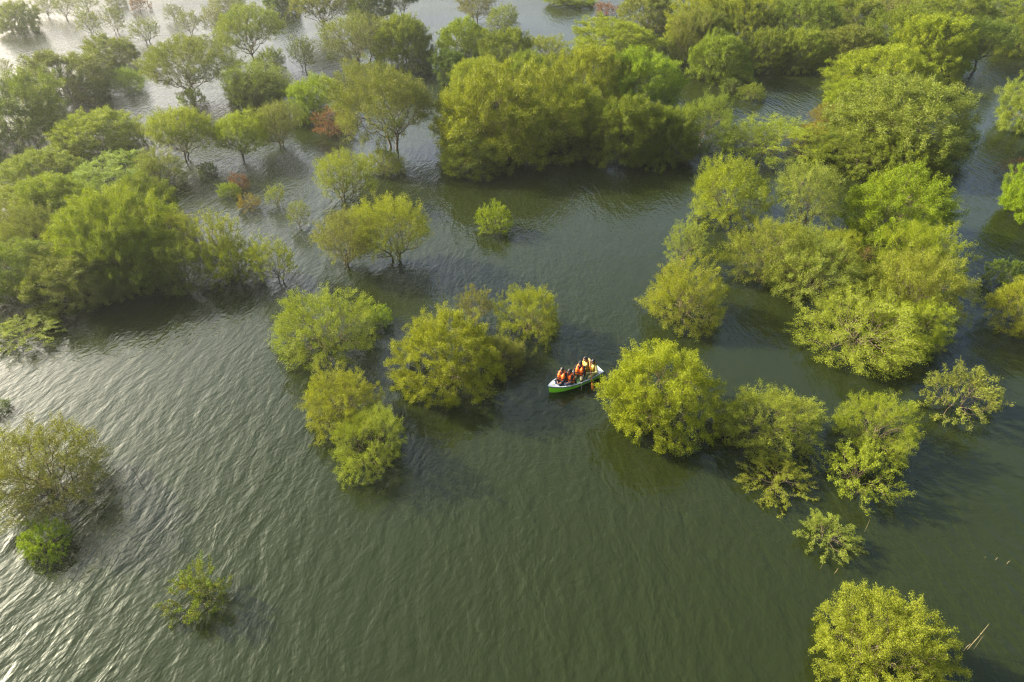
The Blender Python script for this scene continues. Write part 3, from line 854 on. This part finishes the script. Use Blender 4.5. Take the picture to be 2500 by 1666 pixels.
# ------------------------------------------------------------------ people
SKIN = plain('brown_skin', (0.23, 0.115, 0.065), 0.55, 0.35, 0.12, 12)
HAIR = plain('black_hair', (0.012, 0.010, 0.009), 0.5, 0.4, 0.3, 60)
ORANGE = plain('orange_nylon', (0.90, 0.15, 0.015), 0.55, 0.35, 0.10, 16, 0.006)
MUSTARD = plain('mustard_nylon', (0.30, 0.17, 0.010), 0.6, 0.3, 0.14, 16, 0.006)
CREAM = plain('pale_yellow_cotton', (0.40, 0.37, 0.14), 0.85, 0.15, 0.12, 14, 0.008)
BLACK = plain('black_cotton', (0.022, 0.020, 0.024), 0.9, 0.15, 0.2, 14, 0.006)
DENIM = plain('dark_denim', (0.020, 0.030, 0.060), 0.9, 0.15, 0.3, 20, 0.006)
BLUEJ = plain('blue_denim', (0.10, 0.16, 0.28), 0.9, 0.15, 0.3, 20, 0.006)
OLIVEP = plain('olive_cotton', (0.10, 0.095, 0.045), 0.9, 0.15, 0.2, 14, 0.006)
GREYP = plain('grey_brown_cotton', (0.17, 0.12, 0.09), 0.9, 0.15, 0.2, 14, 0.006)
PADDLE = plain('orange_varnished_wood', (0.60, 0.17, 0.025), 0.4, 0.4, 0.14, 9)
WEB = plain('black_webbing', (0.015, 0.015, 0.016), 0.7, 0.2, 0.2, 30)
EYEW = plain('dark_eye', (0.015, 0.012, 0.010), 0.3, 0.5, 0.1, 30)

def blob(name, chains, mat, parent, voxel=0.011, dec=0.4, smooth=5):
    """one continuous surface grown round tapered limb chains"""
    bmx = bmesh.new()
    for ch in chains:
        for i, (p, r) in enumerate(ch):
            bmesh.ops.create_icosphere(bmx, subdivisions=2, radius=r, matrix=Matrix.Translation(p))
            if i:
                q, rq = ch[i - 1]
                p_, q_ = Vector(p), Vector(q)
                d = p_ - q_
                if d.length < 1e-5:
                    continue
                mt = Matrix.Translation((p_ + q_) / 2) @ d.to_track_quat('Z', 'Y').to_matrix().to_4x4()
                bmesh.ops.create_cone(bmx, cap_ends=True, segments=14, radius1=rq, radius2=r, depth=d.length, matrix=mt)
    me = bpy.data.meshes.new('tmp')
    bmx.to_mesh(me); bmx.free()
    o = bpy.data.objects.new('tmp', me)
    COL.objects.link(o)
    md = o.modifiers.new('r', 'REMESH'); md.mode = 'VOXEL'; md.voxel_size = voxel
    ms = o.modifiers.new('s', 'SMOOTH'); ms.iterations = smooth; ms.factor = 0.5
    mdx = o.modifiers.new('d', 'DECIMATE'); mdx.ratio = dec
    dg = bpy.context.evaluated_depsgraph_get()
    res = bpy.data.meshes.new_from_object(o.evaluated_get(dg))
    bpy.data.objects.remove(o, do_unlink=True)
    for p in res.polygons:
        p.use_smooth = True
    res.materials.clear()
    res.name = name
    return mesh_obj(name, res, mat, parent)

def ik(s, h, l1, l2, pole):
    s, h, pole = Vector(s), Vector(h), Vector(pole)
    d = h - s
    L = min(d.length, (l1 + l2) * 0.985)
    dn = d.normalized()
    h = s + dn * L
    a = (l1 * l1 - l2 * l2 + L * L) / (2 * L)
    hh = math.sqrt(max(0.0, l1 * l1 - a * a))
    pp = (pole - dn * pole.dot(dn)).normalized()
    return s + dn * a + pp * hh, h

def hand_chains(w, d, n, side, curl):
    """palm and five unequal bent fingers; w wrist, d along the hand, n out of the palm"""
    d = Vector(d).normalized(); n = Vector(n)
    n = (n - d * n.dot(d)).normalized(); l = d.cross(n) * side
    w = Vector(w)
    out = []
    for o in (-0.026, 0.0, 0.026):
        out.append([(w + l * o * 0.55, 0.021), (w + d * 0.045 + l * o, 0.017), (w + d * 0.085 + l * o, 0.015)])
    for o, ln in ((-0.033, 0.062), (-0.011, 0.075), (0.011, 0.082), (0.033, 0.074)):
        k = w + d * 0.088 + l * o
        a = k + d * ln * (0.45 - .15 * curl) + n * ln * 0.35 * curl
        b = a + d * ln * (0.32 - 0.45 * curl) + n * ln * 0.50 * curl
        c = b - d * ln * 0.35 * curl + d * ln * .22 * (1 - curl) + n * ln * 0.15 * curl
        out.append([(k, 0.0105), (a, 0.0098), (b, 0.0090), (c, 0.0082)])
    t0 = w + d * 0.025 + l * 0.028
    t1 = t0 + l * 0.030 + d * 0.025 + n * 0.012
    t2 = t1 + d * 0.028 + n * 0.022 * (0.4 + curl) + l * 0.004
    out.append([(t0, 0.015), (t1, 0.012), (t2, 0.0095)])
    return out

def person(label, bx, by, yaw, lean, head_yaw, head_pitch, handL, handR, kneeL, kneeR, footL, footR,
           vest_mat, shirt_mat, leg_mat, hair='short', long_sleeve=True, curlL=0.5, curlR=0.5, poleL=(-.4, .5, -.9), poleR=(-.4, -.5, -.9),
           seat=0.36, cap=None, belts=True, size=1.30):
    root = link(bpy.data.objects.new('person', None))
    root.empty_display_size = 0.2
    root.matrix_world = BMAT @ Matrix.Translation((bx, by, seat)) @ Matrix.Rotation(yaw, 4, 'Z') @ Matrix.Scale(size, 4)
    tag(root, label, 'person', 'people in the green boat')
    def T(x, y, z):
        return Vector((x + lean * z, y, z))
    hip = 0.095
    neck = T(0.0, 0, 0.60)
    hc = T(0.025, 0, 0.735)
    Q = Matrix.Rotation(head_yaw, 3, 'Z') @ Matrix.Rotation(head_pitch, 3, 'Y')
    def Hd(x, y, z):
        return hc + Q @ Vector((x, y, z))
    body = []
    for y in (-0.10, 0.0, 0.10):
        body.append([(T(0, y * 0.95, hip), 0.095), (T(0.01, y * 0.75, 0.26), 0.088), (T(0.02, y * 1.0, 0.42), 0.098), (T(0, y * 1.1, 0.52), 0.075)])
    body.append([(T(0, -0.17, 0.535), 0.058), (T(0, 0, 0.56), 0.065), (T(0, 0.17, 0.535), 0.058)])
    body.append([(T(0, 0, 0.55), 0.062), (neck, 0.052), (T(0.015, 0, 0.66), 0.05)])
    # head: skull, face, jaw, nose, brow, ears
    body += [[(Hd(-0.022, 0, 0.03), 0.090), (Hd(0.012, 0, 0.022), 0.086)],
             [(Hd(0.022, 0, -0.01), 0.072), (Hd(0.040, 0, -0.060), 0.050), (Hd(0.058, 0, -0.088), 0.026)],
             [(Hd(0.088, 0, 0.018), 0.011), (Hd(0.108, 0, -0.022), 0.014), (Hd(0.094, 0, -0.030), 0.012)],
             [(Hd(0.080, -0.030, 0.030), 0.013), (Hd(0.086, 0, 0.032), 0.012), (Hd(0.080, 0.030, 0.030), 0.013)],
             [(Hd(0.083, -0.018, -0.058), 0.009), (Hd(0.088, 0, -0.056), 0.010), (Hd(0.083, 0.018, -0.058), 0.009)],
             [(Hd(-0.005, -0.086, 0.015), 0.016), (Hd(-0.010, -0.090, -0.018), 0.012)],
             [(Hd(-0.005, 0.086, 0.015), 0.016), (Hd(-0.010, 0.090, -0.018), 0.012)]]
    sleeves = []; arms = []
    for s, hnd, pole, curl in ((1, handL, poleL, curlL), (-1, handR, poleR, curlR)):
        sh = T(0, s * 0.185, 0.53)
        el, wr = ik(sh, hnd, 0.275, 0.245, pole)
        arms.append([(sh, 0.056), (sh.lerp(el, 0.45), 0.047), (el, 0.039), (el.lerp(wr, 0.35), 0.040), (wr, 0.027)])
        hd = (wr - el).normalized()
        arms += hand_chains(wr, hd, Vector((0.2, -s * 0.6, -0.75)), s, curl)
        if long_sleeve:
            sleeves.append([(sh, 0.070), (sh.lerp(el, 0.5), 0.060), (el, 0.053), (el.lerp(wr, 0.5), 0.050), (el.lerp(wr, 0.9), 0.043)])
        else:
            sleeves.append([(sh, 0.072), (sh.lerp(el, 0.45), 0.064), (sh.lerp(el, 0.72), 0.062)])
    body += arms
    legs = []; pants = []; shoes = []
    for s, kn, ft in ((1, kneeL, footL), (-1, kneeR, footR)):
        hp = Vector((0.03, s * 0.095, 0.085)); kn = Vector(kn); ft = Vector(ft)
        legs.append([(hp, 0.085), (hp.lerp(kn, 0.5), 0.072), (kn, 0.054), (kn.lerp(ft, 0.35), 0.052), (ft, 0.036)])
        fd = Vector((kn.x - hp.x, kn.y - hp.y, 0)).normalized()
        legs.append([(ft, 0.036), (ft + Vector((0, 0, -0.045)) - fd * 0.02, 0.036), (ft + fd * 0.13 + Vector((0, 0, -0.055)), 0.028), (ft + fd * 0.17 + Vector((0, 0, -0.06)), 0.02)])
        pants.append([(hp, 0.098), (hp.lerp(kn, 0.5), 0.084), (kn, 0.067), (kn.lerp(ft, 0.5), 0.062), (kn.lerp(ft, 0.9), 0.056)])
        shoes.append([(ft + Vector((0, 0, -0.03)) - fd * 0.03, 0.042), (ft + fd * 0.09 + Vector((0, 0, -0.05)), 0.040), (ft + fd * 0.17 + Vector((0, 0, -0.058)), 0.032)])
    body += legs
    bo = blob('body', body, SKIN, root, 0.0095, 0.35, 3)
    torso = []
    for y in (-0.10, 0.0, 0.10):
        torso.append([(T(0, y * 0.95, 0.13), 0.100), (T(0.01, y * 0.8, 0.26), 0.100), (T(0.02, y * 1.02, 0.42), 0.108), (T(0, y * 1.1, 0.52), 0.084)])
    torso.append([(T(0, -0.17, 0.54), 0.068), (T(0, 0, 0.555), 0.072), (T(0, 0.17, 0.54), 0.068)])
    blob('shirt', torso + sleeves, shirt_mat, root, 0.013, 0.3, 4)
    blob('trousers', [[(Vector((0, -0.09, 0.095)), 0.105), (Vector((0, 0.09, 0.095)), 0.105)]] + pants, leg_mat, root, 0.013, 0.3, 4)
    for s in shoes:
        blob('shoe', [s], BLACK, root, 0.012, 0.4, 3)
    # life jacket: padded front panels, back panel, collar; black belts
    v = []
    for y in (-0.105, 0.105):
        v.append([(T(0.090, y, 0.15), 0.082), (T(0.098, y, 0.32), 0.090), (T(0.090, y, 0.45), 0.084), (T(0.035, y * 1.05, 0.575), 0.048), (T(-0.05, y * 1.0, 0.58), 0.046)])
        v.append([(T(-0.01, y * 1.95, 0.18), 0.072), (T(-0.005, y * 1.95, 0.32), 0.074), (T(-0.01, y * 1.85, 0.40), 0.060)])
        v.append([(T(-0.085, y, 0.17), 0.068), (T(-0.085, y, 0.34), 0.074), (T(-0.075, y, 0.48), 0.070), (T(-0.05, y * .9, 0.585), 0.050)])
    v.append([(T(0.085, 0, 0.17), 0.064), (T(0.092, 0, 0.30), 0.070), (T(0.085, 0, 0.43), 0.060)])
    v.append([(T(-0.085, 0, 0.17), 0.066), (T(-0.085, 0, 0.5), 0.068), (T(-0.075, 0, 0.62), 0.045)])
    v.append([(T(-0.06, -0.075, 0.625), 0.042), (T(-0.085, 0, 0.645), 0.045), (T(-0.06, 0.075, 0.625), 0.042)])
    vest = blob('life_jacket', v, vest_mat, root, 0.013, 0.4, 4)
    if belts:
        for z, rx, ry in ((0.18, 0.186, 0.292), (0.335, 0.196, 0.292)):
            bmx = bmesh.new()
            n = 36; rings = []
            for k in range(n):
                a = 2 * math.pi * k / n
                ca, sa = math.cos(a), math.sin(a)
                x = rx * math.copysign(abs(ca) ** 0.8, ca); y = ry * math.copysign(abs(sa) ** 0.8, sa)
                rings.append([bmx.verts.new(T(x * q, y * q, z + dz)) for q, dz in ((0.90, -.02), (1.0, -.02), (1.0, .02), (0.90, .02))])
            for k in range(n):
                r0, r1 = rings[k], rings[(k + 1) % n]
                for c in range(4):
                    bmx.faces.new((r0[c], r0[(c + 1) % 4], r1[(c + 1) % 4], r1[c]))
            bmesh.ops.recalc_face_normals(bmx, faces=bmx.faces)
            bm_obj('belt', bmx, WEB, vest)
    # hair or cap, eyes
    hs = [[(Hd(-0.035, 0, 0.045), 0.093), (Hd(0.0, 0, 0.062), 0.082), (Hd(0.040, 0, 0.078), 0.052)],
          [(Hd(-0.040, -0.040, 0.0), 0.062), (Hd(-0.055, 0, -0.02), 0.060), (Hd(-0.040, 0.040, 0.0), 0.062)]]
    if hair == 'long':
        for y in (-0.06, 0, 0.06):
            hs.append([(Hd(-0.045, y, 0.02), 0.06), (Hd(-0.075, y * 1.1, -0.08), 0.05), (Hd(-0.075, y * 0.9, -0.17), 0.038), (Hd(-0.06, y * .6, -0.24), 0.02)])
    blob('hair', hs, HAIR, root, 0.011, 0.4, 3)
    if cap:
        cp = blob('cap', [[(Hd(-0.02, 0, 0.075), 0.095), (Hd(0.012, 0, 0.080), 0.090)]], cap, root, 0.012, 0.4, 2)
        blob('peak', [[(Hd(0.075, -0.05, 0.075), 0.012), (Hd(0.135, 0, 0.065), 0.012), (Hd(0.075, 0.05, 0.075), 0.012), (Hd(0.09, 0, 0.072), 0.012)]], cap, cp, 0.008, 0.5, 2)
    for s in (-1, 1):
        bmx = bmesh.new(); bmesh.ops.create_icosphere(bmx, subdivisions=2, radius=0.013, matrix=Matrix.Translation(Hd(0.083, s * 0.032, 0.008)))
        bm_obj('eye', bmx, EYEW, root)
    return root

def to_local(pt_boat, bx, by, yaw, seat=0.36):
    return (Matrix.Translation((bx, by, seat)) @ Matrix.Rotation(yaw, 4, 'Z') @ Matrix.Scale(1.30, 4)).inverted() @ Vector(pt_boat)

person('person in orange life jacket and dark jeans at the far side of the bow', 0.80, -0.13, R(30), 0.05, R(8), R(18),
       (0.30, 0.10, 0.20), (0.30, -0.10, 0.18), (0.38, 0.06, 0.12), (0.38, -0.12, 0.12), (0.26, 0.02, -0.20), (0.24, -0.12, -0.20),
       ORANGE, BLACK, DENIM)
person('long-haired person in orange life jacket and blue jeans at the near bow seat', 0.40, 0.18, R(4), 0.10, R(10), R(12),
       (0.34, 0.12, 0.16), (0.30, -0.02, 0.20), (0.38, 0.06, 0.12), (0.38, -0.12, 0.12), (0.30, 0.0, -0.20), (0.30, -0.14, -0.20),
       ORANGE, BLACK, BLUEJ, hair='long', long_sleeve=False, size=1.24)
person('person in orange life jacket with black cap and black sleeves on the middle seat', -0.40, -0.05, R(45), -0.02, R(8), R(10),
       (0.32, 0.22, 0.12), (0.30, -0.22, 0.14), (0.40, 0.17, 0.10), (0.40, -0.15, 0.10), (0.34, 0.12, -0.20), (0.30, -0.12, -0.20),
       ORANGE, BLACK, OLIVEP, cap=BLACK)

# paddlers and paddles: hands are set on the shafts
def paddle(label, top, tip):
    top, tip = BMAT @ Vector(top), BMAT @ Vector(tip)
    d = (tip - top); L = d.length; d.normalize()
    root = link(bpy.data.objects.new('paddle', None))
    root.empty_display_size = 0.2
    zax = -d
    yax = zax.cross(Vector((0.85, 0.5, 0))).normalized()
    xax = yax.cross(zax).normalized()
    m = Matrix((xax, yax, zax)).transposed().to_4x4()
    m.translation = tip
    root.matrix_world = m
    tag(root, label, 'paddle', 'paddles of the two paddlers')
    b = bmesh.new(); add_rod(b, [(0, 0, 0.42), (0, 0, 0.9), (0, 0, L - 0.02)], [0.017, 0.016, 0.016], 10)
    bm_obj('shaft', b, PADDLE, root)
    b = bmesh.new(); add_rod(b, [(-0.06, 0, L), (0, 0, L + .004), (0.06, 0, L)], [0.014, 0.019, 0.014], 8)
    bm_obj('grip', b, PADDLE, root)
    b = bmesh.new()
    rows = []
    for z, w, th in ((0.0, 0.055, 0.006), (0.02, 0.075, 0.008), (0.12, 0.088, 0.010), (0.30, 0.082, 0.012), (0.42, 0.055, 0.014), (0.50, 0.022, 0.017)):
        rows.append([b.verts.new(p) for p in ((-w, 0, z), (-w * .5, th * .8, z), (0, th, z), (w * .5, th * .8, z), (w, 0, z), (w * .5, -th * .8, z), (0, -th, z), (-w * .5, -th * .8, z))])
    for r0, r1 in zip(rows, rows[1:]):
        for k in range(8):
            b.faces.new((r0[k], r0[(k + 1) % 8], r1[(k + 1) % 8], r1[k]))
    b.faces.new(list(reversed(rows[0]))); b.faces.new(rows[-1])
    bmesh.ops.recalc_face_normals(b, faces=b.faces)
    bm_obj('blade', b, PADDLE, root)

# near paddler: top hand raised, paddle leaning inboard over the near gunwale
px, py, pyaw = -1.22, 0.17, R(12)
top = Vector((-0.98, 0.02, 1.48)); tip = Vector((-0.66, 1.05, -0.06))
paddle('orange paddle held upright over the near side of the boat', top, tip)
hL = to_local(top.lerp(tip, 0.47), px, py, pyaw); hR = to_local(top.lerp(tip, 0.02), px, py, pyaw)
person('person in mustard life jacket and pale yellow clothes raising the near paddle', px, py, pyaw, 0.03, R(20), R(2),
       hL - Vector((0.05, -0.02, -0.05)), hR - Vector((0.06, -0.02, 0.05)), (0.40, 0.16, 0.12), (0.42, -0.10, 0.10), (0.34, 0.10, -0.20), (0.36, -0.12, -0.20),
       MUSTARD, CREAM, CREAM, curlL=0.9, curlR=0.9, belts=False, poleL=(-.5, .6, -.6), poleR=(-.2, -1.0, -.2))
# far paddler
px, py, pyaw = -0.98, -0.24, R(-24)
top = Vector((-0.42, -0.20, 1.25)); tip = Vector((-0.70, -1.15, -0.10))
paddle('orange paddle worked on the far side of the boat', top, tip)
hR = to_local(top.lerp(tip, 0.42), px, py, pyaw); hL = to_local(top.lerp(tip, 0.02), px, py, pyaw)
person('person in mustard life jacket and pale yellow shirt paddling on the far side', px, py, pyaw, 0.04, R(8), R(6),
       hL - Vector((0.07, 0.0, 0.04)), hR - Vector((0.07, 0.0, -0.03)), (0.42, 0.12, 0.10), (0.42, -0.12, 0.10), (0.42, 0.10, -0.20), (0.44, -0.12, -0.20),
       MUSTARD, CREAM, GREYP, curlL=0.9, curlR=0.9, belts=False)

# ------------------------------------------------------------------ reeds and sticks
SPOTS = {'reed': (18.661, 14.739), 'stick_a': (16.875, 20.604), 'stick_b': (14.023, 18.571), 'stick_c': (14.543, 18.315), 'stub_a': (21.826, 19.159), 'stub_b': (22.275, 19.049), 'stub_c': (22.677, 18.83), 'twig': (-19.175, 23.724), 'twig2': (-18.484, 23.89), 'grass': (33.19, 79.316)}
def reed(name, label, spot, stalks, mat, cat, grp):
    x, y = SPOTS[spot]
    root = link(bpy.data.objects.new(name, None))
    root.empty_display_size = 0.1
    root.location = (x, y, 0)
    tag(root, label, cat, grp)
    for pts, rad in stalks:
        b = bmesh.new()
        add_rod(b, pts, [rad] * (len(pts) - 1) + [rad * 0.4], 5)
        bm_obj('stalk', b, mat, root)
SG = 'dead stems in the open water'
reed('dry_reed', 'broken dry reed with bent stalks in the lower right water', 'reed',
     [([(0, 0, -.3), (.14, .08, .45), (.28, .16, .80), (.50, .32, 1.45)], .016), ([(.28, .16, .80), (.22, .12, .95), (.20, .13, 1.08)], .010),
      ([(-.18, -.05, -.2), (-.06, .02, .30), (.02, .05, .42)], .014), ([(.28, .16, .82), (.42, .10, .78), (.52, .06, .62)], .007),
      ([(.30, .02, -.1), (.44, .16, .45), (.52, .24, .72)], .007)], STRAW, 'reed', SG)
reed('dead_stick', 'single thin stick right of the small upright green shrub', 'stick_a', [([(0, 0, -.2), (.04, .05, .4), (.06, .12, .8)], .010)], STRAW, 'stick', SG)
reed('dead_stick', 'short stick just below the small upright green shrub', 'stick_b', [([(0, 0, -.2), (.03, .02, .3)], .010)], STRAW, 'stick', SG)
reed('dead_stick', 'bent double stick below the small upright green shrub', 'stick_c', [([(0, 0, -.2), (.10, .04, .28), (.13, .06, .36)], .009), ([(.13, .06, .36), (.12, .05, .05)], .007)], STRAW, 'stick', SG)
reed('reed_stub', 'leftmost of three reed stubs near the right edge', 'stub_a', [([(0, 0, -.2), (.02, 0, .14)], .009)], STRAW, 'reed', SG)
reed('reed_stub', 'middle of three reed stubs near the right edge', 'stub_b', [([(0, 0, -.2), (.02, .01, .16), (.06, .01, .18)], .011)], STRAW, 'reed', SG)
reed('reed_stub', 'rightmost and largest of three reed stubs near the right edge', 'stub_c', [([(0, 0, -.2), (.02, .02, .18), (.09, .03, .22)], .013)], STRAW, 'reed', SG)
reed('drowned_twig', 'forked reddish twig right of the golden fanned tree', 'twig',
     [([(0, 0, -.2), (-.02, .02, .5), (-.10, .04, 1.0), (-.16, .02, 1.3)], .013), ([(-.02, .02, .45), (.16, .05, .85), (.18, .08, 1.0)], .010),
      ([(-.08, .03, .85), (-.24, 0, 1.05)], .008), ([(.02, 0, .2), (.26, .0, .45)], .008)], DRYBARK, 'twig', SG)
reed('drowned_twig', 'thin wavy twig right of the forked reddish twig', 'twig2',
     [([(0, 0, -.2), (.06, .02, .3), (-.05, .02, .62), (.02, .05, .95)], .009), ([(-.04, .02, .6), (-.14, 0, .8)], .006)], DRYBARK, 'twig', SG)
reed('dry_reed', 'small tuft of straw reeds in the dark upper right channel', 'grass',
     [([(0, 0, -.2), (.3, .1, .6), (.5, .1, .95)], .012), ([(-.2, 0, -.2), (.1, .1, .5), (.2, .1, .8)], .012), ([(.3, 0, -.2), (.6, 0, .5), (.9, 0, .7)], .012)], STRAW, 'reed', SG)

# ------------------------------------------------------------------ haze
HAZE = 0.00026
bm = bmesh.new()
bmesh.ops.create_cube(bm, size=1.0)
for v in bm.verts:
    v.co = (v.co.x * 700, 140 + v.co.y * 480, -1.0 + (v.co.z + 0.5) * 33.0)
me = bpy.data.meshes.new('haze')
bm.to_mesh(me); bm.free()
hm = bpy.data.materials.new('morning_haze')
hm.use_nodes = True
hn = hm.node_tree
hn.nodes.remove(hn.nodes['Principled BSDF'])
pv = hn.nodes.new('ShaderNodeVolumePrincipled')
pv.inputs['Color'].default_value = (0.93, 0.97, 0.92, 1)
pv.inputs['Density'].default_value = HAZE
pv.inputs['Anisotropy'].default_value = 0.62
hn.links.new(pv.outputs[0], hn.nodes['Material Output'].inputs['Volume'])
haze = mesh_obj('haze', me, hm)
haze['kind'] = 'stuff'
